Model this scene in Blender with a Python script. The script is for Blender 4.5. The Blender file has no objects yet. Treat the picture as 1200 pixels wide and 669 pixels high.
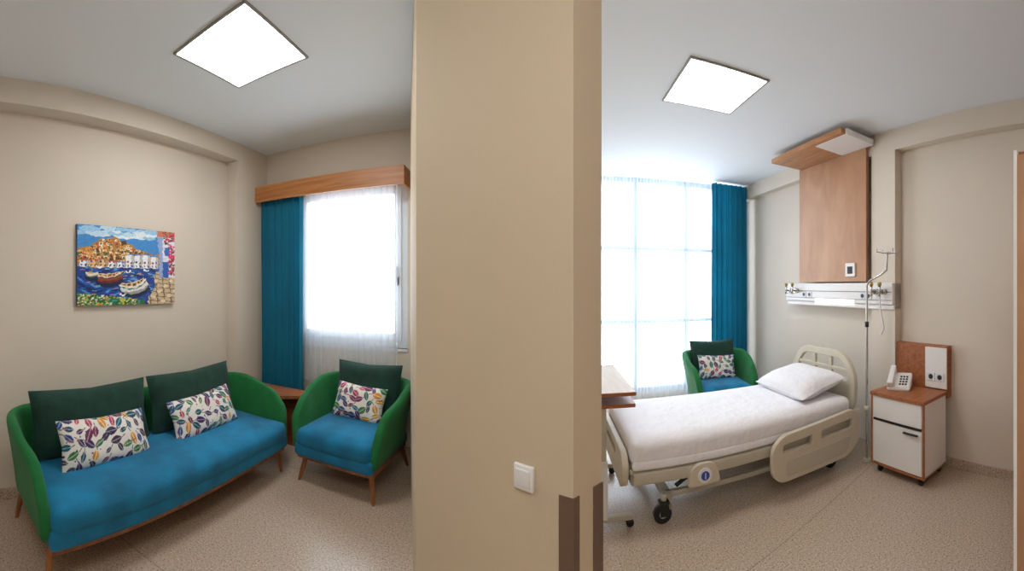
import bpy, bmesh, math, random
import numpy as np
from mathutils import Vector, Matrix
random.seed(7)
PI=math.pi
A_R=0.096                      # the bedroom half of the suite is turned 5.5 deg
def R2(u,v): return (u*math.cos(A_R)+v*math.sin(A_R), -u*math.sin(A_R)+v*math.cos(A_R))

# ------------------------------------------------------------ materials
def lin(c):
    c=c/255.0
    return c/12.92 if c<=0.04045 else ((c+0.055)/1.055)**2.4
def S(r,g,b): return (lin(r),lin(g),lin(b),1.0)
def mat(name,col,rough=0.6,var=0.0,vs=6.0,bump=0.0,bs=80.0,metal=0.0,sheen=0.0,spec=0.5,trans=0.0):
    m=bpy.data.materials.new(name); m.use_nodes=True
    nt=m.node_tree; b=nt.nodes['Principled BSDF']
    b.inputs['Roughness'].default_value=rough; b.inputs['Metallic'].default_value=metal
    b.inputs['Base Color'].default_value=col
    b.inputs['Specular IOR Level'].default_value=spec
    if sheen: 
        b.inputs['Sheen Weight'].default_value=sheen; b.inputs['Sheen Roughness'].default_value=0.4
    tc=nt.nodes.new('ShaderNodeTexCoord')
    n=nt.nodes.new('ShaderNodeTexNoise'); n.inputs['Scale'].default_value=vs; n.inputs['Detail'].default_value=4
    nt.links.new(tc.outputs['Object'],n.inputs['Vector'])
    r=nt.nodes.new('ShaderNodeValToRGB')
    v=max(var,0.01)
    r.color_ramp.elements[0].position=0.3; r.color_ramp.elements[1].position=0.7
    r.color_ramp.elements[0].color=tuple(c*(1-v) for c in col[:3])+(1,)
    r.color_ramp.elements[1].color=tuple(min(1,c*(1+v)) for c in col[:3])+(1,)
    nt.links.new(n.outputs['Fac'],r.inputs['Fac']); nt.links.new(r.outputs['Color'],b.inputs['Base Color'])
    if bump:
        n2=nt.nodes.new('ShaderNodeTexNoise'); n2.inputs['Scale'].default_value=bs; n2.inputs['Detail'].default_value=3
        nt.links.new(tc.outputs['Object'],n2.inputs['Vector'])
        bp=nt.nodes.new('ShaderNodeBump'); bp.inputs['Strength'].default_value=bump; bp.inputs['Distance'].default_value=0.02
        nt.links.new(n2.outputs['Fac'],bp.inputs['Height']); nt.links.new(bp.outputs['Normal'],b.inputs['Normal'])
    if trans:
        tl=nt.nodes.new('ShaderNodeBsdfTranslucent'); nt.links.new(r.outputs['Color'],tl.inputs['Color'])
        mx=nt.nodes.new('ShaderNodeMixShader'); mx.inputs[0].default_value=trans
        out=nt.nodes['Material Output']
        nt.links.new(b.outputs[0],mx.inputs[1]); nt.links.new(tl.outputs[0],mx.inputs[2]); nt.links.new(mx.outputs[0],out.inputs['Surface'])
    return m
def wood(name,c1,c2,scale=(2,30,30),rough=0.4):
    m=bpy.data.materials.new(name); m.use_nodes=True
    nt=m.node_tree; b=nt.nodes['Principled BSDF']; b.inputs['Roughness'].default_value=rough
    tc=nt.nodes.new('ShaderNodeTexCoord'); mp=nt.nodes.new('ShaderNodeMapping'); mp.inputs['Scale'].default_value=scale
    n=nt.nodes.new('ShaderNodeTexNoise'); n.inputs['Scale'].default_value=1.6; n.inputs['Detail'].default_value=5; n.inputs['Distortion'].default_value=0.6
    r=nt.nodes.new('ShaderNodeValToRGB'); r.color_ramp.elements[0].position=0.3; r.color_ramp.elements[1].position=0.72
    r.color_ramp.elements[0].color=c1; r.color_ramp.elements[1].color=c2
    nt.links.new(tc.outputs['Object'],mp.inputs['Vector']); nt.links.new(mp.outputs['Vector'],n.inputs['Vector'])
    nt.links.new(n.outputs['Fac'],r.inputs['Fac']); nt.links.new(r.outputs['Color'],b.inputs['Base Color'])
    return m
def vcol(name,rough=0.6,bump=0.0):
    m=bpy.data.materials.new(name); m.use_nodes=True
    nt=m.node_tree; b=nt.nodes['Principled BSDF']; b.inputs['Roughness'].default_value=rough
    a=nt.nodes.new('ShaderNodeVertexColor'); a.layer_name='Col'
    nt.links.new(a.outputs['Color'],b.inputs['Base Color'])
    return m
def emit(name,col,st):
    m=bpy.data.materials.new(name); m.use_nodes=True; nt=m.node_tree; nt.nodes.clear()
    e=nt.nodes.new('ShaderNodeEmission'); e.inputs['Color'].default_value=col; e.inputs['Strength'].default_value=st
    o=nt.nodes.new('ShaderNodeOutputMaterial'); nt.links.new(e.outputs[0],o.inputs['Surface']); return m
def sheer(name,col,op):
    m=bpy.data.materials.new(name); m.use_nodes=True; nt=m.node_tree; nt.nodes.clear()
    tr=nt.nodes.new('ShaderNodeBsdfTransparent'); tl=nt.nodes.new('ShaderNodeBsdfTranslucent'); df=nt.nodes.new('ShaderNodeBsdfDiffuse')
    tl.inputs['Color'].default_value=col; df.inputs['Color'].default_value=col
    m1=nt.nodes.new('ShaderNodeMixShader'); m1.inputs[0].default_value=0.6
    m2=nt.nodes.new('ShaderNodeMixShader'); m2.inputs[0].default_value=op
    nt.links.new(tl.outputs[0],m1.inputs[1]); nt.links.new(df.outputs[0],m1.inputs[2])
    nt.links.new(tr.outputs[0],m2.inputs[1]); nt.links.new(m1.outputs[0],m2.inputs[2])
    o=nt.nodes.new('ShaderNodeOutputMaterial'); nt.links.new(m2.outputs[0],o.inputs['Surface']); return m

M_wall=mat('wall_paint',S(217,207,193),0.75,0.02,2,0.03,120)
M_part=mat('partition_paint',S(206,189,162),0.7,0.02,2,0.03,120)
M_ceil=mat('ceiling_paint',S(234,241,246),0.9,0.01,2)
M_teal=mat('teal_velvet',S(0,112,154),0.85,0.35,5,0.25,140,sheen=0.12)
M_green=mat('green_fabric',S(12,110,52),0.85,0.15,8,0.3,220,sheen=0.1)
M_dgreen=mat('dark_green_fabric',S(18,58,48),0.9,0.25,11,0.4,160,sheen=0.08)
M_leg=wood('leg_wood',S(120,66,30),S(168,104,58),(12,12,2))
M_wood=wood('table_wood',S(140,80,46),S(178,112,70),(2,24,24))
M_ltop=wood('light_table_laminate',S(204,192,180),S(218,208,198),(24,2,24),0.6)
M_woodv=wood('panel_wood',S(172,126,92),S(194,150,114),(14,3,1.2))
M_pelm=wood('pelmet_wood',S(160,98,50),S(198,138,84),(1.2,20,26))
M_can=wood('canopy_wood',S(165,112,70),S(196,144,98),(20,2,20))
M_white=mat('white_lacquer',S(236,234,232),0.35)
M_pvc=mat('white_pvc',S(225,232,240),0.3)
M_alu=mat('window_aluminium',S(140,164,188),0.4)
M_plast=mat('beige_plastic',S(206,198,178),0.45)
M_frame=mat('bed_frame_metal',S(192,186,168),0.4)
M_sheet=mat('white_sheet',S(240,240,244),0.85,0.02,3,0.9,9)
M_black=mat('black_rubber',S(28,28,30),0.5)
M_dark=mat('dark_metal',S(70,66,64),0.4,metal=0.5)
M_rim=mat('light_rim',S(150,146,140),0.5)
M_chrome=mat('chrome',S(205,205,205),0.2,metal=1.0)
M_brass=mat('brass',S(190,160,90),0.3,metal=1.0)
M_guard=mat('guard_brown',S(110,86,70),0.45)
M_blue=mat('blue_plastic',S(40,80,170),0.4)
M_col=vcol('painted_cloth',0.8)
M_paint=vcol('canvas_paint',0.5)
M_panel=emit('ceiling_light_diffuser',(1.0,0.98,0.96,1),21.0)
M_strip=emit('strip_light_diffuser',(1.0,0.99,0.97,1),2.0)
M_sheer=sheer('sheer_fabric',(0.90,0.94,0.99,1),0.38)
M_sheer2=sheer('fine_sheer_fabric',(0.88,0.93,0.99,1),0.28)
M_curt=mat('teal_curtain',S(0,116,148),0.8,0.12,3,0.15,200,trans=0.18)

def floor_mat():
    m=bpy.data.materials.new('speckled_vinyl'); m.use_nodes=True
    nt=m.node_tree; b=nt.nodes['Principled BSDF']; b.inputs['Roughness'].default_value=0.27
    tc=nt.nodes.new('ShaderNodeTexCoord')
    n=nt.nodes.new('ShaderNodeTexNoise'); n.inputs['Scale'].default_value=95; n.inputs['Detail'].default_value=2; n.inputs['Roughness'].default_value=0.6
    r=nt.nodes.new('ShaderNodeValToRGB'); e=r.color_ramp.elements
    e[0].position=0.32; e[0].color=S(128,104,84); e[1].position=0.68; e[1].color=S(214,199,182)
    x=e.new(0.43); x.color=S(182,163,144); x=e.new(0.58); x.color=S(191,172,154)
    nt.links.new(tc.outputs['Object'],n.inputs['Vector']); nt.links.new(n.outputs['Fac'],r.inputs['Fac'])
    br=nt.nodes.new('ShaderNodeTexBrick'); br.inputs['Scale'].default_value=1.0
    br.inputs['Brick Width'].default_value=9.0; br.inputs['Row Height'].default_value=1.5; br.inputs['Mortar Size'].default_value=0.004
    br.inputs['Color1'].default_value=(1,1,1,1); br.inputs['Color2'].default_value=(1,1,1,1); br.inputs['Mortar'].default_value=(0.72,0.7,0.68,1)
    mp=nt.nodes.new('ShaderNodeMapping'); mp.inputs['Rotation'].default_value=(0,0,-0.15)
    nt.links.new(tc.outputs['Object'],mp.inputs['Vector']); nt.links.new(mp.outputs['Vector'],br.inputs['Vector'])
    mx=nt.nodes.new('ShaderNodeMixRGB'); mx.blend_type='MULTIPLY'; mx.inputs[0].default_value=1
    nt.links.new(r.outputs['Color'],mx.inputs[1]); nt.links.new(br.outputs['Color'],mx.inputs[2])
    nt.links.new(mx.outputs[0],b.inputs['Base Color'])
    return m
M_floor=floor_mat()

# ------------------------------------------------------------ helpers
def link(o,parent=None):
    bpy.context.collection.objects.link(o)
    if parent is not None: o.parent=parent
    return o
def group(name,loc=(0,0,0),rz=0.0):
    e=bpy.data.objects.new(name,None); e.empty_display_size=0.1
    e.location=loc; e.rotation_euler=(0,0,rz); bpy.context.collection.objects.link(e); return e
def fin(bm,name,m,parent,smooth=False):
    me=bpy.data.meshes.new(name); bmesh.ops.recalc_face_normals(bm,faces=bm.faces[:]); bm.to_mesh(me); bm.free()
    if m: me.materials.append(m)
    if smooth:
        for p in me.polygons: p.use_smooth=True
    return link(bpy.data.objects.new(name,me),parent)
def box(name,x0,x1,y0,y1,z0,z1,m,parent=None,bevel=0.0,seg=2,rot=(0,0,0),rz=0.0):
    cx,cy,cz=(x0+x1)/2,(y0+y1)/2,(z0+z1)/2
    bm=bmesh.new(); bmesh.ops.create_cube(bm,size=1.0)
    for v in bm.verts: v.co=Vector((v.co.x*(x1-x0),v.co.y*(y1-y0),v.co.z*(z1-z0)))
    if bevel>0: bmesh.ops.bevel(bm,geom=bm.edges[:],offset=bevel,segments=seg,profile=0.5,affect='EDGES')
    o=fin(bm,name,m,parent,smooth=(bevel>0 and seg>2)); o.location=(cx,cy,cz); o.rotation_euler=rot if rz==0 else (0,0,rz)
    return o
def rbox(name,u0,u1,v0,v1,z0,z1,m,parent=None,bevel=0.0):
    cu,cv=(u0+u1)/2,(v0+v1)/2; x,y=R2(cu,cv); du,dv=(u1-u0)/2,(v1-v0)/2
    return box(name,x-du,x+du,y-dv,y+dv,z0,z1,m,parent,bevel,rz=-A_R)
def cyl(name,p0,p1,r0,r1,m,parent=None,n=20,smooth=True):
    p0=Vector(p0);p1=Vector(p1);d=p1-p0
    bm=bmesh.new(); bmesh.ops.create_cone(bm,cap_ends=True,segments=n,radius1=r0,radius2=r1,depth=d.length)
    o=fin(bm,name,m,parent)
    for p in o.data.polygons: p.use_smooth=smooth and len(p.vertices)==4
    o.location=(p0+p1)/2; o.rotation_mode='QUATERNION'; o.rotation_quaternion=d.to_track_quat('Z','Y'); return o
def tube(name,pts,r,m,parent=None,cyc=False):
    cu=bpy.data.curves.new(name,'CURVE'); cu.dimensions='3D'; cu.bevel_depth=r; cu.bevel_resolution=3; cu.use_fill_caps=True
    s=cu.splines.new('POLY'); s.points.add(len(pts)-1)
    for i,p in enumerate(pts): s.points[i].co=(*p,1)
    s.use_cyclic_u=cyc; cu.materials.append(m); return link(bpy.data.objects.new(name,cu),parent)
def rpoly(pts,r,n=6):
    out=[];N=len(pts)
    for i in range(N):
        p=Vector(pts[i]);a=Vector(pts[i-1]);b=Vector(pts[(i+1)%N])
        da=(a-p);db=(b-p); rr=min(r,da.length*0.48,db.length*0.48)
        pa=p+da.normalized()*rr; pb=p+db.normalized()*rr
        for k in range(n+1):
            t=k/n; out.append(tuple((1-t)**2*pa+2*t*(1-t)*p+t*t*pb))
    return out
def rrect(x0,x1,y0,y1,r): return rpoly([(x0,y0),(x1,y0),(x1,y1),(x0,y1)],r)
def panel(name,outlines,th,m,parent,loc,rot,bev=0.006):
    cu=bpy.data.curves.new(name,'CURVE'); cu.dimensions='2D'; cu.fill_mode='BOTH'; cu.extrude=th/2-bev; cu.bevel_depth=bev; cu.bevel_resolution=2; cu.offset=-bev
    for o in outlines:
        s=cu.splines.new('POLY'); s.points.add(len(o)-1); s.use_cyclic_u=True
        for i,p in enumerate(o): s.points[i].co=(p[0],p[1],0,1)
    cu.materials.append(m); ob=link(bpy.data.objects.new(name,cu),parent); ob.location=loc; ob.rotation_euler=rot; return ob
def prism(name,pts,z0,z1,m,parent=None):
    bm=bmesh.new(); vs=[bm.verts.new((p[0],p[1],z0)) for p in pts]; f=bm.faces.new(vs)
    r=bmesh.ops.extrude_face_region(bm,geom=[f]); 
    for g in r['geom']:
        if isinstance(g,bmesh.types.BMVert): g.co.z=z1
    bmesh.ops.triangulate(bm,faces=[f for f in bm.faces if len(f.verts)>4])
    return fin(bm,name,m,parent)
def setcol(me,cols):
    ca=me.color_attributes.new('Col','FLOAT_COLOR','POINT')
    ca.data.foreach_set('color',np.asarray(cols,dtype=np.float32).ravel())
def grid(name,nx,ny,f,m,parent,cols=None,smooth=True):
    vs=[f(i/nx,j/ny) for j in range(ny+1) for i in range(nx+1)]
    fs=[(j*(nx+1)+i,j*(nx+1)+i+1,(j+1)*(nx+1)+i+1,(j+1)*(nx+1)+i) for j in range(ny) for i in range(nx)]
    me=bpy.data.meshes.new(name); me.from_pydata(vs,[],fs); me.materials.append(m)
    if smooth:
        for p in me.polygons: p.use_smooth=True
    if cols is not None: setcol(me,cols)
    return link(bpy.data.objects.new(name,me),parent)
# --- cushion: two sided puffed grid, local plane XZ, thickness along Y
def cushion(name,w,h,t,m,parent,loc,rot,nx=28,ny=20,col=None,seed=0):
    rnd=random.Random(seed); ph=rnd.random()*6
    vs=[];fs=[];cols=[]
    N=(nx+1)*(ny+1)
    for side in (-1,1):
        for j in range(ny+1):
            for i in range(nx+1):
                a=2*i/nx-1; b=2*j/ny-1
                pr=max(0,(1-abs(a)**3.2))**0.55*max(0,(1-abs(b)**3.2))**0.55
                x=a*w/2*(1-0.07*(1-abs(b))**1.0*abs(a)**3); z=b*h/2*(1-0.09*(1-abs(a))*abs(b)**3)
                y=side*t/2*pr*(1+0.05*math.sin(5*a+ph)*math.cos(4*b+ph))
                vs.append((x,y,z))
                if col is not None: cols.append(col[j,i])
    for s in (0,1):
        for j in range(ny):
            for i in range(nx):
                q=[s*N+j*(nx+1)+i,s*N+j*(nx+1)+i+1,s*N+(j+1)*(nx+1)+i+1,s*N+(j+1)*(nx+1)+i]
                fs.append(q if s==0 else q[::-1])
    me=bpy.data.meshes.new(name); me.from_pydata(vs,[],fs); me.materials.append(m)
    for p in me.polygons: p.use_smooth=True
    if col is not None: setcol(me,cols)
    o=link(bpy.data.objects.new(name,me),parent); o.location=loc; o.rotation_euler=rot
    return o
def floral(nx,ny,asp,seed):
    rnd=random.Random(seed)
    X,Y=np.meshgrid(np.linspace(0,asp,nx+1),np.linspace(0,1,ny+1))
    C=np.zeros((ny+1,nx+1,4)); C[:]=S(230,226,220)
    pal=[S(56,34,84),S(110,40,80),S(16,96,116),S(222,150,70),S(44,104,84),S(36,56,122),S(176,70,100),S(60,36,84),S(16,76,92),S(66,44,72),S(30,80,130),S(70,120,70)]
    pts=[]
    tries=0
    while len(pts)<int(24*asp) and tries<6000:
        tries+=1
        cx,cy=rnd.random()*asp,rnd.random()
        if all((cx-a)**2+(cy-b)**2>0.165**2 for a,b in pts): pts.append((cx,cy))
    for cx,cy in pts:
        th=rnd.random()*PI; L=0.095+0.065*rnd.random(); Wd=L*(0.40+0.22*rnd.random())
        dx=(X-cx)*math.cos(th)+(Y-cy)*math.sin(th); dy=-(X-cx)*math.sin(th)+(Y-cy)*math.cos(th)
        msk=(np.abs(dx)<L)&(np.abs(dy)<Wd*(1-(dx/L)**2))
        c=rnd.choice(pal); c2=rnd.choice(pal); C[msk]=c; C[msk&(dy>0)&(dx<L*0.2)]=tuple(0.7*p+0.3*q for p,q in zip(c,c2))
        vein=msk&(np.abs(dy)<0.009); C[vein]=tuple(min(1,q*2+0.25) for q in c[:3])+(1,)
        stem=(dx>L)&(dx<L*1.6)&(np.abs(dy-0.3*(dx-L))<0.010); C[stem]=S(90,80,80)
    for k in range(int(20*asp)):
        cx,cy,r=rnd.random()*asp,rnd.random(),0.012+0.012*rnd.random()
        C[(X-cx)**2+(Y-cy)**2<r*r]=rnd.choice(pal)
    return C
def smooth01(t): t=max(0,min(1,t)); return t*t*(3-2*t)
def shell(name,W,D,m,parent,hb=0.74,ha=0.60,z0=0.26,th=0.07,flare=0.07,r=0.16):
    a=W/2-flare-th/2; yf=-D/2+0.05; yb=D/2-flare-th/2
    pts=[];nrm=[]
    na=14
    for i in range(na): t=i/na; pts.append((a,yf+(yb-r-yf)*t)); nrm.append((1,0))
    for i in range(9):
        an=i/9*PI/2; pts.append((a-r+r*math.cos(an),yb-r+r*math.sin(an))); nrm.append((math.cos(an),math.sin(an)))
    nb=14
    for i in range(nb+1): t=i/nb; pts.append((a-r-2*(a-r)*t,yb)); nrm.append((0,1))
    for i in range(9):
        an=PI/2+(i+1)/9*PI/2; pts.append((-a+r+r*math.cos(an),yb-r+r*math.sin(an))); nrm.append((math.cos(an),math.sin(an)))
    for i in range(1,na+1): t=i/na; pts.append((-a,yb-r-(yb-r-yf)*t)); nrm.append((-1,0))
    bm=bmesh.new(); rings=[]
    for (px,py),(nx_,ny_) in zip(pts,nrm):
        p=(py-yf)/(yb-yf)
        H=ha+(hb-ha)*smooth01(p*1.15)
        if p<0.22: H-=(1-p/0.22)**2*0.13
        fl=flare*(0.45+0.55*smooth01(p*2))
        cs=[]
        K=6
        for k in range(K+1):
            q=k/K; cs.append((th/2+fl*q**1.3,z0+(H-z0)*q))
        for k in range(1,4):
            an=k/4*PI; cs.append((fl+th/2*math.cos(an),H+th/2*math.sin(an)))
        for k in range(K,-1,-1):
            q=k/K; cs.append((-th/2+fl*q**1.3,z0+(H-z0)*q))
        sf=0.10*max(0,1-p/0.3)
        rings.append([bm.verts.new((px+nx_*o,py+ny_*o-sf*(1-(z-z0)/(0.5))*0.6,z)) for o,z in cs])
    for i in range(len(rings)-1):
        A,B=rings[i],rings[i+1]; n=len(A)
        for k in range(n): bm.faces.new((A[k],A[(k+1)%n],B[(k+1)%n],B[k]))
    bm.faces.new(rings[0]); bm.faces.new(rings[-1][::-1])
    o=fin(bm,name,m,parent,True)
    md=o.modifiers.new('sub','SUBSURF'); md.levels=1; md.render_levels=2
    return o
def softbox(name,x0,x1,y0,y1,z0,z1,m,parent,bev=0.05,crown=0.02):
    o=box(name,x0,x1,y0,y1,z0,z1,None,parent)
    me=o.data; bm=bmesh.new(); bm.from_mesh(me)
    bmesh.ops.bevel(bm,geom=bm.edges[:],offset=bev,segments=5,profile=0.5,affect='EDGES')
    bmesh.ops.subdivide_edges(bm,edges=[e for e in bm.edges if e.calc_length()>0.3],cuts=12,use_grid_fill=True)
    hx,hy=(x1-x0)/2,(y1-y0)/2
    for v in bm.verts:
        if v.co.z>(z1-z0)/2-0.002:
            v.co.z+=crown*(1-(v.co.x/hx)**4)*(1-(v.co.y/hy)**4)
    bm.to_mesh(me); bm.free(); me.materials.append(m)
    for p in me.polygons: p.use_smooth=True
    return o
def leg(name,x,y,z1,dx,dy,parent):
    bm=bmesh.new(); bmesh.ops.create_cone(bm,cap_ends=True,segments=12,radius1=0.013,radius2=0.024,depth=1)
    for v in bm.verts:
        t=0.5-v.co.z
        v.co=Vector((v.co.x+x+dx*t, v.co.y+y+dy*t,(v.co.z+0.5)*z1))
    return fin(bm,name,M_leg,parent,False)

# ------------------------------------------------------------ room shell
ZC=3.08
fl=[(-3.0,-1.2),(3.4,-1.2),(4.1,5.3),(-0.3,5.4),(-0.9,3.7),(-3.0,3.7)]
prism('floor',fl,-0.1,0.0,M_floor)
prism('ceiling',fl,ZC,ZC+0.12,M_ceil)
wl=box('wall_left',-2.95,-2.75,-1.1,3.4,0,ZC,M_wall)
box('wall_back',-2.95,3.2,-1.2,-1.0,0,ZC,M_wall)
wx0,wx1,wz0,wz1=-2.22,-0.97,1.0,2.62
g=group('wall_window_left')
box('below',-2.95,-0.85,3.4,3.6,0,wz0,M_wall,g); box('above',-2.95,-0.85,3.4,3.6,wz1,ZC,M_wall,g)
box('side_a',-2.95,wx0,3.4,3.6,wz0,wz1,M_wall,g); box('side_b',wx1,-0.85,3.4,3.6,wz0,wz1,M_wall,g)
box('trim_beam_left',-2.75,-2.6,-1.0,3.4,2.9,ZC,M_wall); box('trim_pilaster_left',-2.75,-2.6,2.9,3.4,0,2.9,M_wall)
box('baseboard_left',-2.75,-2.735,-1.0,2.9,0,0.08,M_floor)
box('baseboard_window',-2.6,-0.9,3.385,3.4,0,0.08,M_floor)
# partition between the sitting room and bedroom
L=Vector((-0.376,1.445)); A=Vector((0.172,1.043)); B=Vector((0.2715,1.116)); Q=Vector((-0.12,1.50))
prism('wall_partition',[tuple(L),tuple(A),tuple(B),tuple(Q),(-0.02,5.1),(-0.86,5.1),(-0.86,3.1),],0,ZC,M_part)
fL=(L-A).normalized(); nL=Vector((-fL.y,fL.x)); 
if nL.dot(-A)<0: nL=-nL
e=(B-A).normalized(); nE=Vector((e.y,-e.x))
fR=(Q-B).normalized(); nR=Vector((fR.y,-fR.x))
if nR.dot(e)<0: nR=-nR
def guard(name,P,f1,n1,f2,n2,w1,w2):
    t=0.004
    pts=[P+f1*w1,P+f1*w1+n1*t,P+(n1+n2)*t,P+f2*w2+n2*t,P+f2*w2,P]
    prism(name,[tuple(p) for p in pts],0.0,1.0,M_guard)
guard('trim_1',A,fL,nL,e,nE,0.045,0.022)
guard('trim_2',B,-e,nE,fR,nR,0.04,0.045)
g=group('light_switch',(0.04+nL.x*0.006,1.14+nL.y*0.006,1.02),math.atan2(-fL.y,-fL.x))
box('plate',-0.036,0.036,-0.006,0.006,-0.038,0.038,M_white,g,0.004,3); box('rocker',-0.026,0.026,-0.010,-0.005,-0.027,0.027,M_white,g,0.003,3,rot=(0.05,0,0))

# bedroom shell (turned frame)
rbox('wall_right',2.92,3.1,-1.2,5.2,0,ZC,M_wall)
rbox('trim_beam_right',2.82,2.92,-1.1,5.0,2.88,ZC,M_wall); rbox('trim_pilaster_right',2.82,2.92,2.13,2.42,0,2.88,M_wall)
rbox('baseboard_right',2.905,2.92,-0.9,2.1,0,0.08,M_floor)
g=group('wall_window_right')
rbox('left_part',-0.75,0.35,5.0,5.2,0,ZC,M_wall,g); rbox('right_part',2.72,3.1,5.0,5.2,0,ZC,M_wall,g)
rbox('below',0.35,2.72,5.0,5.2,0,0.14,M_wall,g)
g=group('window_2')
for i,u in enumerate([0.37,1.19,1.94,2.69]): rbox('mullion_%d'%i,u-0.026,u+0.026,5.02,5.12,0.14,ZC,M_alu,g,0.004)
for i,z in enumerate([0.17,1.10,2.11,3.04]): rbox('rail_%d'%i,0.38,2.70,5.03,5.11,z-0.024,z+0.024,M_alu,g,0.004)
g=group('window_1')
for n,(x0,x1,z0,z1) in {'jamb_l':(wx0,wx0+0.07,wz0,wz1),'jamb_r':(wx1-0.07,wx1,wz0,wz1),'sill_rail':(wx0+0.07,wx1-0.07,wz0,wz0+0.07),'head_rail':(wx0+0.07,wx1-0.07,wz1-0.07,wz1)}.items():
    box(n,x0,x1,3.44,3.5,z0,z1,M_pvc,g)
for n,(x0,x1,z0,z1) in {'sash_l':(wx0+0.07,wx0+0.14,wz0+0.07,wz1-0.07),'sash_r':(wx1-0.14,wx1-0.07,wz0+0.07,wz1-0.07),'sash_b':(wx0+0.14,wx1-0.14,wz0+0.07,wz0+0.14),'sash_t':(wx0+0.14,wx1-0.14,wz1-0.14,wz1-0.07)}.items():
    box(n,x0,x1,3.425,3.49,z0,z1,M_pvc,g)
box('handle_plate',wx1-0.115,wx1-0.095,3.415,3.427,1.60,1.68,M_dark,g,0.003); box('handle_lever',wx1-0.112,wx1-0.098,3.39,3.405,1.64,1.78,M_dark,g,0.004)
box('handle_neck',wx1-0.111,wx1-0.099,3.39,3.42,1.64,1.655,M_dark,g)
box('sill_board',wx0,wx1,3.385,3.44,0.975,1.0,M_pvc,g)

# ------------------------------------------------------------ curtains
def curtain(name,P,Q_,z0,z1,amp,waves,m,parent=None,nx=200,ph=0.0):
    P=Vector(P);Qv=Vector(Q_);d=Qv-P;n=Vector((-d.y,d.x)).normalized()
    def f(s,t):
        a=amp*(0.75+0.25*math.sin(7*s+1))*(1.0-0.30*t)
        an=2*PI*waves*s+ph+0.7*math.sin(3*s*PI)+0.15*math.sin(5*t+9*s)
        off=a*math.sin(an)
        # folds overlap a little sideways, like real gathered cloth
        along=0.22*d.length/waves*math.sin(2*an)
        q=P+d*s+d.normalized()*along*min(1,s*12,(1-s)*12)+n*off
        return (q.x,q.y,z0+(z1-z0)*t)
    return grid(name,nx,16,f,m,parent)
c1=curtain('teal_curtain',(-2.57,3.265),(-2.03,3.265),0.03,2.56,0.052,7,M_curt)
a=R2(2.25,4.83); b=R2(2.82,4.83)
c2=curtain('teal_curtain',a,b,0.03,3.06,0.058,7,M_curt)
c3=curtain('sheer_curtain',(-2.08,3.345),(-1.05,3.345),0.62,2.56,0.014,16,M_sheer,nx=320)
a=R2(0.30,4.93); b=R2(2.30,4.93)
c4=curtain('sheer_curtain',a,b,0.05,3.06,0.02,22,M_sheer2,nx=420)
g=group('curtain_pelmet')
box('front_board',-2.595,-0.94,3.18,3.2,2.50,2.67,M_pelm,g,0.002); box('top_board',-2.595,-0.94,3.2,3.398,2.65,2.67,M_pelm,g); box('end_board',-0.96,-0.94,3.2,3.398,2.50,2.65,M_pelm,g)

# ------------------------------------------------------------ ceiling lights
def clight(x,y,rz):
    g=group('ceiling_light',(x,y,ZC),rz)
    h=0.305
    for n,(x0,x1,y0,y1) in {'rim_a':(-h,h,-h,-h+0.014),'rim_b':(-h,h,h-0.014,h),'rim_c':(-h,-h+0.014,-h+0.014,h-0.014),'rim_d':(h-0.014,h,-h+0.014,h-0.014)}.items():
        box(n,x0,x1,y0,y1,-0.012,0,M_rim,g)
    box('diffuser',-h+0.014,h-0.014,-h+0.014,h-0.014,-0.007,-0.001,M_panel,g)
clight(-1.564,1.78,-0.02)
x,y=R2(1.20,2.55); clight(x,y,-A_R)
clight(-0.2,-0.3,0)          # unseen fill panel added behind the camera to brighten the room, same type

# ------------------------------------------------------------ sofa + armchairs
def floral_pillow(name,w,h,t,parent,loc,rot,seed):
    nx,ny=190,int(190*h/w)
    return cushion(name,w,h,t,M_col,parent,loc,rot,nx,ny,floral(nx,ny,w/h,seed),seed)
def sofa():
    W,D=2.22,0.78
    g=group('sofa',(-2.215,1.645,0),PI/2)
    shell('shell',W,D,M_green,g,hb=0.73,ha=0.63)
    box('rail',-W/2+0.12,W/2-0.12,-D/2+0.0,D/2-0.12,0.195,0.235,M_leg,g,0.006)
    softbox('seat_base',-W/2+0.105,W/2-0.105,-D/2-0.03,D/2-0.10,0.225,0.33,M_teal,g,0.03,0.0)
    softbox('seat_cushion',-W/2+0.115,W/2-0.115,-D/2-0.04,D/2-0.12,0.29,0.445,M_teal,g,0.06,0.02)
    for i,(x,y,dx,dy) in enumerate([(-0.97,-0.32,-0.03,-0.03),(0.97,-0.32,0.03,-0.03),(-0.97,0.25,-0.03,0.05),(0.97,0.25,0.03,0.05)]): leg('leg_%d'%i,x,y,0.20,dx,dy,g)
    cushion('back_cushion_1',0.93,0.46,0.20,M_dgreen,g,(-0.475,0.18,0.66),(-0.20,0,0),seed=1)
    cushion('back_cushion_2',0.93,0.46,0.20,M_dgreen,g,(0.465,0.18,0.665),(-0.20,0,0.02),seed=2)
    floral_pillow('floral_pillow_1',0.68,0.31,0.15,g,(-0.47,0.0,0.575),(-0.42,0.03,0.05),11)
    floral_pillow('floral_pillow_2',0.66,0.31,0.15,g,(0.42,0.0,0.58),(-0.42,-0.05,0.0),23)
sofa()
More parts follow.
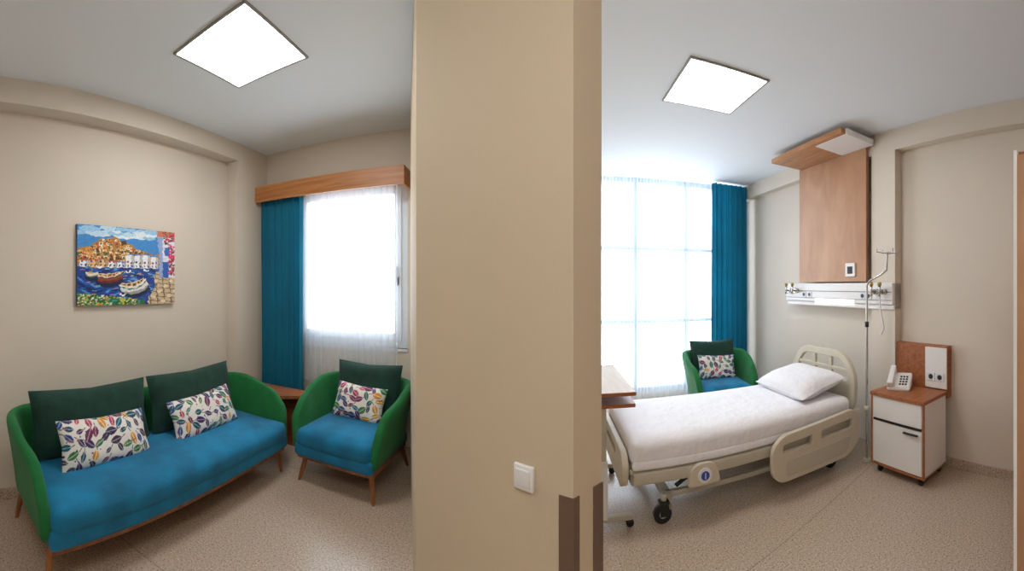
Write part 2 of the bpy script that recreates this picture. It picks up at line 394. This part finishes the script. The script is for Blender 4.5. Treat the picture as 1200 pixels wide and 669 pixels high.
def armchair(loc,rz,seed,W=0.84):
    D=0.78
    g=group('armchair',loc,rz)
    shell('shell',W,D,M_green,g,hb=0.74,ha=0.61,flare=0.085)
    box('rail',-W/2+0.12,W/2-0.12,-D/2+0.02,D/2-0.12,0.195,0.235,M_leg,g,0.006)
    softbox('seat_base',-W/2+0.11,W/2-0.11,-D/2-0.02,D/2-0.10,0.225,0.33,M_teal,g,0.03,0.0)
    softbox('seat_cushion',-W/2+0.12,W/2-0.12,-D/2-0.03,D/2-0.12,0.29,0.445,M_teal,g,0.06,0.025)
    for i,(x,y,dx,dy) in enumerate([(-0.30,-0.30,-0.04,-0.05),(0.30,-0.30,0.04,-0.05),(-0.30,0.26,-0.04,0.06),(0.30,0.26,0.04,0.06)]): leg('leg_%d'%i,x,y,0.20,dx,dy,g)
    cushion('back_cushion',W*0.70,0.47,0.18,M_dgreen,g,(0.0,0.20,0.67),(-0.22,0,0),seed=seed)
    floral_pillow('floral_pillow',0.48,0.30,0.14,g,(-0.0,0.05,0.59),(-0.40,0.05,0),seed+5)
armchair((-1.29,2.93,0),-0.10,31,0.93)
x,y=R2(2.02,4.15); armchair((x,y,0),-A_R-0.12,47,0.86)

# corner table
g=group('corner_table',(-2.21,3.03,0),0)
prism('top',[(-0.38,-0.16),(0.14,-0.16),(0.34,-0.02),(0.34,0.14),(-0.38,0.14)],0.53,0.56,M_wood,g)
box('panel_back',-0.36,0.30,0.10,0.12,0,0.53,M_wood,g); box('panel_left',-0.36,-0.34,-0.13,0.10,0,0.53,M_wood,g); box('panel_right',0.28,0.30,0.0,0.10,0,0.53,M_wood,g)
box('panel_front',-0.34,0.12,-0.13,-0.11,0.10,0.53,M_wood,g); box('panel_front_foot',-0.34,0.12,-0.11,-0.09,0.0,0.10,M_wood,g)

# ------------------------------------------------------------ painting
def picture():
    nx,ny=300,200; Wd,Hd=0.97,0.65
    u,v=np.meshgrid(np.linspace(0,1,nx+1),np.linspace(0,1,ny+1))
    rs=np.random.RandomState(3)
    u0,v0=u.copy(),v.copy()
    u=u+0.004*np.sin(90*v0+7*u0)+0.003*np.sin(210*u0+50*v0); v=v+0.004*np.sin(80*u0+31*v0)+0.003*np.sin(190*v0-60*u0)
    C=np.zeros((ny+1,nx+1,4)); rnd=random.Random(5)
    def st(m,c): C[m]=c
    C[:]=S(60,140,210)
    for i in range(22):
        cx,cy,r=rnd.random(),0.88+0.10*rnd.random(),0.03+0.04*rnd.random()
        st(((u-cx)/2.6)**2+(v-cy)**2<(r*0.6)**2,rnd.choice([S(222,236,245),S(150,200,235),S(190,220,240)]))
    hill=0.66+0.20*np.exp(-((u-0.33)/0.25)**2)+0.012*np.sin(40*u)
    st(v<hill,S(176,132,70))
    hc=[S(226,158,64),S(240,204,140),S(200,110,50),S(250,230,196),S(140,86,50),S(232,170,100),S(110,100,50),S(90,60,50),S(200,90,60)]
    for i in range(420):
        cx=rnd.random()*0.82; top=0.66+0.20*math.exp(-((cx-0.33)/0.25)**2); cy=0.55+rnd.random()*(top-0.565)
        w,h=0.006+0.016*rnd.random(),0.006+0.018*rnd.random()
        st((abs(u-cx)<w)&(abs(v-cy)<h),rnd.choice(hc)); st((abs(u-cx)<w*0.3)&(abs(v-cy)<h*0.4),S(70,50,50))
        if i%6==0: st((u-cx)**2+(v-cy+0.01)**2<0.00012,S(70,100,50))
    sea=v<0.50; st(sea,S(12,64,150))
    wv=np.sin(60*v+6*np.sin(9*u))+0.7*np.sin(24*u+40*v)
    st(sea&(wv>0.7),S(24,96,186)); st(sea&(wv<-1.0),S(8,36,100)); st(sea&(wv>1.35),S(90,165,220))
    for i in range(120):
        cx,cy=rnd.random()*0.8,0.12+rnd.random()*0.38
        st((abs(u-cx)<0.02)&(abs(v-cy)<0.005),rnd.choice([S(140,190,225),S(200,160,110),S(6,30,90),S(40,130,180)]))
    for i in range(9):
        x0=0.02+i*0.088; h=0.55+0.05*rnd.random()+(0.08 if i>4 else 0); c=rnd.choice([S(226,200,150),S(240,244,250),S(235,190,130)]) if i<4 else S(240,244,250)
        m=(u>x0)&(u<x0+0.082)&(v>0.48)&(v<h); st(m,c)
        st(m&(u>x0+0.055),tuple(q*0.6 for q in c[:3])+(1,))
        for k in range(2):
            for q in range(2):
                wxx=x0+0.02+0.04*k; wyy=0.505+0.05*q; st(m&(abs(u-wxx)<0.008)&(abs(v-wyy)<0.014),rnd.choice([S(30,90,170),S(60,60,90),S(150,60,50)]))
        st((u>x0)&(u<x0+0.082)&(abs(v-h)<0.008),S(190,90,60) if i<4 else S(90,140,200))
    q=(v<0.44)&(u>0.70+0.22*v*1.0-0.02*np.sin(20*v))
    st(q,S(206,184,146))
    st(q&((np.sin(u*80+6*v)>0.86)|(np.sin(v*105+12*u)>0.84)),S(130,98,80)); st(q&(np.sin(u*34+11*v)*np.sin(v*46+3)>0.6),S(232,214,184))
    m=(u>0.82-0.12*np.maximum(0,v-0.70))&(v>0.36); st(m,S(226,230,242)); st(m&(u<0.86),S(150,170,215))
    st((u>0.86)&(u<0.93)&(v>0.36)&(v<0.58),S(30,90,180)); st((u>0.88)&(u<0.94)&(v>0.66)&(v<0.78),S(50,110,190))
    st((u>0.80)&(v>0.92),S(200,120,80))
    for i in range(150):
        cx=0.87+0.13*rnd.random(); cy=0.40+0.60*rnd.random()
        if cx<0.94 and cy<0.80: cx+=0.06
        st((u-cx)**2+(v-cy)**2<(0.006+0.010*rnd.random())**2,rnd.choice([S(216,30,100),S(230,70,140),S(180,20,50),S(40,110,50),S(20,80,40)]))
    def boat(cx,cy,L,H,hc_,ic,rot=0):
        x=(u-cx)*math.cos(rot)+(v-cy)*math.sin(rot); y=-(u-cx)*math.sin(rot)+(v-cy)*math.cos(rot)
        t=np.clip(1-(x/L)**2,0,1)
        top=H*0.45*(x/L)**2*1.6+H*0.25; bot=-H*t**0.7*0.8
        st((abs(x)<L*1.0)&(y<bot+0.01)&(y>bot-0.05),S(6,28,70))
        m=(abs(x)<L)&(y<top)&(y>bot); st(m,hc_); st(m&(y<bot*0.5),tuple(q*0.45 for q in hc_[:3])+(1,))
        ins=(abs(x)<L*0.82)&(y<top+0.10*H+H*0.42*t)&(y>top+0.008); st(ins,ic)
        st((abs(x)<L)&(abs(y-top)<0.008),S(240,225,200)); st((abs(x)<L*0.84)&(abs(y-(top+0.10*H+H*0.42*t))<0.006),S(235,215,180))
        st(m&(abs(y-(top-0.03))<0.006),S(40,110,90))
        for k in (-0.5,-0.15,0.2,0.5): st(ins&(abs(x-k*L)<0.008),S(230,190,130))
    boat(0.30,0.34,0.135,0.075,S(150,50,36),S(150,86,46),0.14)
    boat(0.56,0.22,0.145,0.095,S(225,225,222),S(96,66,46),0.32)
    boat(0.13,0.38,0.06,0.035,S(226,222,205),S(60,110,100),0.0)
    gm=(v<0.15-0.16*(u-0.1))&(u<0.66); st(gm,S(40,110,60))
    for i in range(260):
        cx=rnd.random()*0.6; cy=rnd.random()*0.15; st(((u-cx)**2+(v-cy)**2<0.00010)&gm,rnd.choice([S(190,200,60),S(30,90,50),S(60,170,150),S(230,230,210),S(220,150,50)]))
    for cx,cy in ((0.20,0.47),(0.48,0.42),(0.43,0.12),(0.68,0.44)):
        st((abs(u-cx)<0.03)&(abs(v-cy-0.7*abs(u-cx))<0.010),S(250,250,250))
    k=rs.rand(ny+1,nx+1); k=(k+np.roll(k,1,1)+np.roll(k,2,1)+np.roll(k,1,0))/4
    C[...,:3]*=(0.62+0.76*k)[...,None]
    C=np.clip(C,0,1)
    g=group('canvas_painting',(-2.748,0,0),0)
    y0,z0=1.19,1.437
    grid('picture',nx,ny,lambda s,t:(0.0325,y0+s*Wd,z0+t*Hd),M_paint,g,cols=C.reshape(-1,4),smooth=False)
    box('canvas',0.0,0.032,y0,y0+Wd,z0,z0+Hd,mat('canvas_edge',S(70,90,120),0.8),g)
picture()

# ------------------------------------------------------------ hospital bed
def bed():
    x,y=R2(1.52,2.79); g=group('hospital_bed',(x,y,0),-A_R)
    softbox('mattress',-1.0,0.93,-0.455,0.45,0.425,0.60,M_sheet,g,0.06,0.02)
    box('sheet_fold',-0.985,0.90,-0.457,0.452,0.405,0.47,M_sheet,g,0.02,4)
    box('deck',-1.0,0.98,-0.43,0.43,0.37,0.41,M_plast,g,0.012,3)
    for s in (-1,1):
        box('side_beam_%d'%s,-0.98,0.95,s*0.44-0.02,s*0.44+0.02,0.315,0.395,M_frame,g,0.012,3)
    box('cross_foot',-0.99,-0.93,-0.42,0.42,0.30,0.37,M_frame,g,0.01)
    box('cross_mid',-0.2,-0.12,-0.42,0.42,0.30,0.37,M_frame,g,0.01); box('cross_head',0.80,0.88,-0.42,0.42,0.30,0.37,M_frame,g,0.01)
    rot=(PI/2,0,PI/2)
    panel('footboard',[rpoly([(-0.42,0.28),(0.42,0.28),(0.46,0.44),(0.40,0.52),(-0.40,0.52),(-0.46,0.44)],0.08),rrect(-0.20,0.20,0.42,0.47,0.024)],0.045,M_plast,g,(-1.03,0,0),rot)
    panel('headboard',[rpoly([(-0.44,0.42),(0.44,0.42),(0.46,0.80),(0.30,0.985),(-0.30,0.985),(-0.46,0.80)],0.14),
        rpoly([(-0.37,0.72),(0.37,0.72),(0.37,0.80),(0.27,0.915),(-0.27,0.915),(-0.37,0.80)],0.08)],0.045,M_plast,g,(0.985,0,0),rot)
    for yy in (-0.12,0.12): box('headboard_post_%g'%yy,0.970,1.0,yy-0.022,yy+0.022,0.70,0.93,M_plast,g,0.006)
    box('headboard_slat',0.972,0.998,-0.38,0.38,0.79,0.825,M_plast,g,0.006)
    for s in (-1,1):
        panel('side_rail_%d'%s,[rpoly([(0.02,0.20),(0.10,0.13),(0.82,0.13),(0.96,0.24),(0.96,0.46),(0.86,0.52),(0.12,0.48),(0.02,0.40)],0.07),
            rpoly([(0.12,0.35),(0.40,0.35),(0.40,0.42),(0.12,0.41)],0.02),rpoly([(0.50,0.36),(0.86,0.36),(0.86,0.44),(0.50,0.43)],0.02)],0.04,M_plast,g,(0,s*0.51,0),(PI/2,0,0))
        panel('rail_inset_%d'%s,[rpoly([(0.14,0.17),(0.78,0.17),(0.84,0.30),(0.14,0.29)],0.03)],0.05,M_frame,g,(0,s*0.512,0),(PI/2,0,0),0.004)
        box('rail_arm_%d'%s,0.44,0.50,s*0.47-0.02,s*0.47+0.02,0.25,0.36,M_dark,g)
    for s in (-1,1):
        box('base_beam_%d'%s,-0.72,0.80,s*0.30-0.02,s*0.30+0.02,0.13,0.17,M_frame,g,0.008)
        tube('lift_arm_a%d'%s,[(-0.62,s*0.24,0.16),(-0.30,s*0.24,0.34)],0.016,M_dark,g)
        tube('lift_arm_b%d'%s,[(0.30,s*0.24,0.16),(0.60,s*0.24,0.34)],0.016,M_dark,g)
    box('base_cross_foot',-0.74,-0.68,-0.36,0.36,0.12,0.17,M_frame,g,0.008); box('base_cross_head',0.74,0.80,-0.36,0.36,0.12,0.17,M_frame,g,0.008)
    tube('actuator',[(-0.55,0,0.18),(0.10,0,0.31)],0.028,M_dark,g); box('motor',0.05,0.25,-0.07,0.07,0.22,0.32,M_black,g,0.015,3)
    box('pedal_bar',-0.72,-0.70,-0.40,0.40,0.095,0.115,M_chrome,g)
    for i,(cx,cy) in enumerate([(-0.73,-0.37),(-0.73,0.37),(0.77,-0.37),(0.77,0.37)]):
        cyl('wheel_%d'%i,(cx-0.03,cy-0.018,0.062),(cx-0.03,cy+0.018,0.062),0.062,0.062,M_black,g,28)
        cyl('hub_%d'%i,(cx-0.03,cy-0.022,0.062),(cx-0.03,cy+0.022,0.062),0.025,0.025,M_frame,g)
        box('fork_a%d'%i,cx-0.05,cx+0.005,cy-0.03,cy-0.022,0.05,0.14,M_black,g,0.003); box('fork_b%d'%i,cx-0.05,cx+0.005,cy+0.022,cy+0.03,0.05,0.14,M_black,g,0.003)
        box('fork_top%d'%i,cx-0.055,cx+0.015,cy-0.032,cy+0.032,0.125,0.15,M_black,g,0.008,3)
        cyl('caster_stem_%d'%i,(cx-0.02,cy,0.14),(cx-0.02,cy,0.20),0.02,0.02,M_frame,g)
    panel('indicator_plate',[rpoly([(-0.12,-0.07),(0.12,-0.07),(0.10,0.04),(0.05,0.08),(-0.05,0.08),(-0.10,0.04)],0.03)],0.03,M_plast,g,(-0.50,-0.475,0.33),(PI/2,0,0),0.005)
    cyl('indicator_ring',(-0.50,-0.49,0.33),(-0.50,-0.50,0.33),0.05,0.05,M_white,g,30); cyl('indicator_dot',(-0.50,-0.50,0.33),(-0.50,-0.504,0.33),0.030,0.030,M_blue,g,30)
    box('indicator_mark',-0.503,-0.497,-0.507,-0.503,0.31,0.35,M_white,g)
    o=cushion('pillow',0.52,0.74,0.20,M_sheet,g,(0.67,-0.02,0.71),(0,0,0),seed=9)
    o.rotation_euler=(Matrix.Rotation(-0.20,3,'Y')@Matrix.Rotation(PI/2,3,'X')).to_euler()
    for s in (-1,1):
        cyl('corner_bumper_%d'%s,(1.02,s*0.42,0.40),(1.02,s*0.42,0.46),0.035,0.035,M_plast,g)
bed()

g=group('iv_pole',(0,0,0))
def rp(u,v,z): x,y=R2(u,v); return (x,y,z)
tube('lower_tube',[rp(2.58,2.27,0.0),rp(2.58,2.27,1.25)],0.012,M_chrome,g)
tube('upper_tube',[rp(2.58,2.27,1.2),rp(2.58,2.27,1.60),rp(2.59,2.25,1.64),rp(2.65,2.16,1.70),rp(2.68,2.12,1.74),rp(2.68,2.11,1.90)],0.010,M_chrome,g)
tube('hook_a',[rp(2.58,2.15,1.93),rp(2.58,2.15,1.90),rp(2.68,2.11,1.89),rp(2.77,2.06,1.90),rp(2.77,2.06,1.93)],0.006,M_chrome,g)
tube('hook_b',[rp(2.64,2.02,1.93),rp(2.64,2.02,1.90),rp(2.72,2.20,1.90),rp(2.72,2.20,1.93)],0.006,M_chrome,g)
cyl('clamp',rp(2.58,2.27,0.44),rp(2.58,2.27,0.50),0.022,0.022,M_plast,g); cyl('collar',rp(2.58,2.27,1.22),rp(2.58,2.27,1.27),0.018,0.018,M_black,g)
cyl('foot',rp(2.58,2.27,0.0),rp(2.58,2.27,0.02),0.05,0.03,M_plast,g)

# ------------------------------------------------------------ headwall
g=group('wood_wall_panel'); rbox('board',2.785,2.82,2.46,3.52,1.64,2.97,M_woodv,g,0.002)
rbox('edge_strip',2.782,2.787,2.456,2.462,1.64,2.97,M_wood,g)
g=group('ceiling_canopy'); rbox('slab',2.37,2.82,2.39,3.50,2.972,3.02,M_can,g,0.002)
rbox('white_section',2.42,2.79,2.37,2.80,2.966,3.022,M_white,g,0.002); rbox('hanger',2.50,2.82,2.5,3.40,3.02,ZC,M_can,g)
g=group('medical_gas_panel')
rbox('housing',2.78,2.92,2.13,3.78,1.42,1.625,M_white,g,0.008); rbox('lower_housing',2.80,2.92,2.13,3.78,1.37,1.42,M_white,g,0.008)
rbox('strip_light',2.772,2.781,2.62,3.22,1.40,1.455,M_strip,g,0.002)
rbox('groove',2.776,2.781,2.14,3.77,1.535,1.54,M_dark,g)
rbox('groove_low',2.776,2.781,2.14,3.77,1.458,1.461,M_dark,g)
for i,v in enumerate([2.50,2.42,3.32,3.42]):
    rbox('socket_%d'%i,2.772,2.781,v-0.035,v+0.035,1.465,1.53,M_pvc,g,0.003)
    cyl('socket_hole_%d'%i,rp(2.773,v,1.497),rp(2.769,v,1.497),0.02,0.02,M_dark,g)
for i,(v,m) in enumerate([(2.22,M_brass),(2.32,M_brass),(3.55,M_brass),(3.67,M_brass)]):
    cyl('gas_outlet_%d'%i,rp(2.78,v,1.54),rp(2.73,v,1.54),0.028,0.024,M_chrome,g); cyl('gas_nut_%d'%i,rp(2.73,v,1.54),rp(2.70,v,1.54),0.014,0.014,m,g)
    cyl('flow_body_%d'%i,rp(2.70,v,1.50),rp(2.70,v,1.60),0.013,0.013,M_chrome,g); cyl('flow_knob_%d'%i,rp(2.70,v,1.60),rp(2.70,v,1.63),0.02,0.018,m,g)
tube('hose',[rp(2.70,2.22,1.50),rp(2.70,2.21,1.38),rp(2.72,2.20,1.28),rp(2.74,2.20,1.20),rp(2.72,2.22,1.14)],0.008,M_white,g)
g=group('thermostat'); rbox('case',2.77,2.785,2.60,2.74,1.69,1.83,M_white,g,0.006); rbox('screen',2.766,2.771,2.635,2.705,1.72,1.795,M_black,g,0.002)

# ------------------------------------------------------------ bedside cabinet
g=group('bedside_cabinet',(*R2(2.66,1.85),0),-A_R)
box('carcass',-0.17,0.16,-0.25,0.25,0.09,0.66,M_white,g,0.004)
box('side_near',-0.19,0.16,-0.268,-0.25,0.07,0.66,M_white,g,0.002); box('side_far',-0.19,0.16,0.25,0.268,0.07,0.66,M_white,g,0.002)
box('top',-0.205,0.165,-0.275,0.275,0.66,0.69,M_wood,g,0.003); box('plinth',-0.19,0.16,-0.268,0.268,0.07,0.09,M_wood,g,0.002)
box('edge_near',-0.194,-0.18,-0.27,-0.255,0.07,0.66,M_wood,g); box('edge_far',-0.194,-0.18,0.255,0.27,0.07,0.66,M_wood,g)
box('drawer_front',-0.192,-0.17,-0.245,0.245,0.47,0.655,M_white,g,0.003); box('drawer_grip',-0.196,-0.17,-0.245,0.245,0.452,0.467,M_black,g)
box('door_front',-0.192,-0.17,-0.245,0.245,0.095,0.45,M_white,g,0.003); box('door_handle',-0.215,-0.20,-0.22,-0.08,0.41,0.422,M_black,g); 
box('handle_post_a',-0.21,-0.19,-0.215,-0.205,0.41,0.42,M_chrome,g); box('handle_post_b',-0.21,-0.19,-0.095,-0.085,0.41,0.42,M_chrome,g)
for i,(cx,cy) in enumerate([(-0.14,-0.21),(-0.14,0.21),(0.13,-0.21),(0.13,0.21)]):
    cyl('caster_%d'%i,(cx,cy-0.012,0.028),(cx,cy+0.012,0.028),0.028,0.028,M_black,g); box('caster_fork_%d'%i,cx-0.015,cx+0.02,cy-0.018,cy+0.018,0.04,0.072,M_dark,g,0.004)
g=group('wall_socket_board',(*R2(2.66,1.85),0),-A_R)
box('back_board',0.18,0.258,-0.27,0.275,0.62,1.07,M_wood,g,0.003)
box('outlet_board',0.168,0.182,-0.27,-0.05,0.70,1.055,M_white,g,0.004)
for k in (0,1):
    box('socket_%d'%k,0.160,0.169,-0.245+0.09*k,-0.165+0.09*k,0.76,0.84,M_pvc,g,0.004)
    cyl('socket_hole_%d'%k,(0.161,-0.205+0.09*k,0.80),(0.157,-0.205+0.09*k,0.80),0.022,0.022,M_dark,g)
# phone
x,y=R2(2.68,1.97); g=group('desk_phone',(x,y,0.69),-A_R-1.1)
bm=bmesh.new()
vs=[(-0.10,-0.09,0),(0.10,-0.09,0),(0.10,0.10,0),(-0.10,0.10,0),(-0.10,-0.09,0.03),(0.10,-0.09,0.03),(0.10,0.10,0.12),(-0.10,0.10,0.12)]
V=[bm.verts.new(v) for v in vs]
for f in ((0,1,2,3),(4,5,6,7),(0,1,5,4),(1,2,6,5),(2,3,7,6),(3,0,4,7)): bm.faces.new([V[i] for i in f])
bmesh.ops.bevel(bm,geom=bm.edges[:],offset=0.008,segments=3,affect='EDGES')
fin(bm,'base',M_white,g)
ang=math.atan2(0.09,0.19)
box('handset_grip',-0.095,-0.045,-0.10,0.115,0.113,0.142,M_white,g,0.01,4,rot=(ang,0,0)); box('ear',-0.098,-0.042,0.055,0.115,0.105,0.165,M_white,g,0.014,4,rot=(ang,0,0)); box('mouth',-0.098,-0.042,-0.11,-0.05,0.04,0.095,M_white,g,0.014,4,rot=(ang,0,0))
for i in range(3):
    for j in range(4): box('key_%d_%d'%(i,j),0.0+i*0.026,0.018+i*0.026,-0.06+j*0.03,-0.045+j*0.03,0.048+j*0.0142,0.056+j*0.0142,M_dark,g,0.002,rot=(ang,0,0))

# ------------------------------------------------------------ overbed table
x,y=R2(0.30,2.80); g=group('overbed_table',(x,y,0),-A_R)
box('top',-0.22,0.27,-0.42,0.42,0.885,0.905,M_ltop,g,0.004); box('under_tray',-0.20,0.27,-0.40,0.40,0.80,0.825,M_wood,g,0.003)
for s in (-1,1): box('edge_%d'%s,-0.22,0.27,s*0.42-0.006,s*0.42+0.006,0.883,0.908,M_wood,g,0.003)
for s in (-1,1): box('tray_bracket_%d'%s,-0.03,0.03,s*0.38-0.01,s*0.38+0.01,0.80,0.885,M_dark,g)
for s in (-1,1):
    box('column_%d'%s,0.03,0.08,s*0.36-0.02,s*0.36+0.02,0.07,0.80,M_frame,g,0.006); box('column_low_%d'%s,0.022,0.088,s*0.36-0.028,s*0.36+0.028,0.07,0.45,M_white,g,0.006)
    box('foot_%d'%s,-0.22,0.26,s*0.36-0.022,s*0.36+0.022,0.05,0.085,M_frame,g,0.006)
    for k in (-0.19,0.24):
        cyl('wheel_%d_%g'%(s,k),(k,s*0.36-0.014,0.026),(k,s*0.36+0.014,0.026),0.026,0.026,M_black,g)
        box('fork_%d_%g'%(s,k),k-0.014,k+0.014,s*0.36-0.018,s*0.36+0.018,0.035,0.055,M_dark,g)
box('crossbar',0.035,0.075,-0.35,0.35,0.06,0.09,M_frame,g,0.004)

# ------------------------------------------------------------ wardrobe at the right edge
x,y=R2(2.16,-0.18); g=group('wardrobe',(x,y,0),-A_R)
box('carcass',-0.64,0.64,-0.68,0.69,0.0,2.17,M_wood,g,0.003)
for i,(a_,b_) in enumerate([(-0.67,-0.005),(0.0,0.685)]):
    box('door_leaf_%d'%i,-0.66,-0.64,a_,b_,0.06,2.15,M_woodv,g,0.002)
    box('handle_%d'%i,-0.69,-0.68,(b_-0.05 if i==0 else a_+0.04),(b_-0.04 if i==0 else a_+0.05),0.95,1.15,M_chrome,g)
box('edge_trim',-0.662,-0.64,0.68,0.695,0.0,2.17,M_white,g)

# ------------------------------------------------------------ light
w=bpy.data.worlds.new('sky'); bpy.context.scene.world=w; w.use_nodes=True; nt=w.node_tree
bg=nt.nodes['Background']; tc=nt.nodes.new('ShaderNodeTexCoord'); sp=nt.nodes.new('ShaderNodeSeparateXYZ'); r=nt.nodes.new('ShaderNodeValToRGB')
nt.links.new(tc.outputs['Generated'],sp.inputs[0]); nt.links.new(sp.outputs['Z'],r.inputs[0]); nt.links.new(r.outputs[0],bg.inputs[0])
r.color_ramp.elements[0].position=0.0; r.color_ramp.elements[0].color=(0.86,0.92,1.0,1); r.color_ramp.elements[1].position=0.6; r.color_ramp.elements[1].color=(0.76,0.88,1.0,1)
bg.inputs[1].default_value=7.0
def portal(name,x,y,z,rz,sx,sy):
    l=bpy.data.lights.new(name,'AREA'); l.shape='RECTANGLE'; l.size=sx; l.size_y=sy; l.cycles.is_portal=True
    o=bpy.data.objects.new(name,l); o.location=(x,y,z); o.rotation_euler=(-PI/2,0,rz); bpy.context.collection.objects.link(o); return o
portal('window_portal_1',(wx0+wx1)/2,3.62,1.81,0,1.25,1.6)
x,y=R2(1.53,5.22); portal('window_portal_2',x,y,1.6,-A_R,2.4,3.0)
bpy.context.scene.view_settings.view_transform='Standard'

# ------------------------------------------------------------ camera (stitched panorama = cylindrical projection)
c=bpy.data.cameras.new('camera'); cam=bpy.data.objects.new('camera',c); bpy.context.collection.objects.link(cam)
cam.location=(0,0,1.6); cam.rotation_euler=(PI/2,0,0)
c.type='PANO'; c.panorama_type='CENTRAL_CYLINDRICAL'
F=440.0
c.central_cylindrical_range_u_min=-600/F; c.central_cylindrical_range_u_max=600/F
c.central_cylindrical_range_v_min=-334.5/F; c.central_cylindrical_range_v_max=334.5/F
c.central_cylindrical_radius=1.0
c.lens=14.0; c.clip_start=0.05
bpy.context.scene.camera=cam
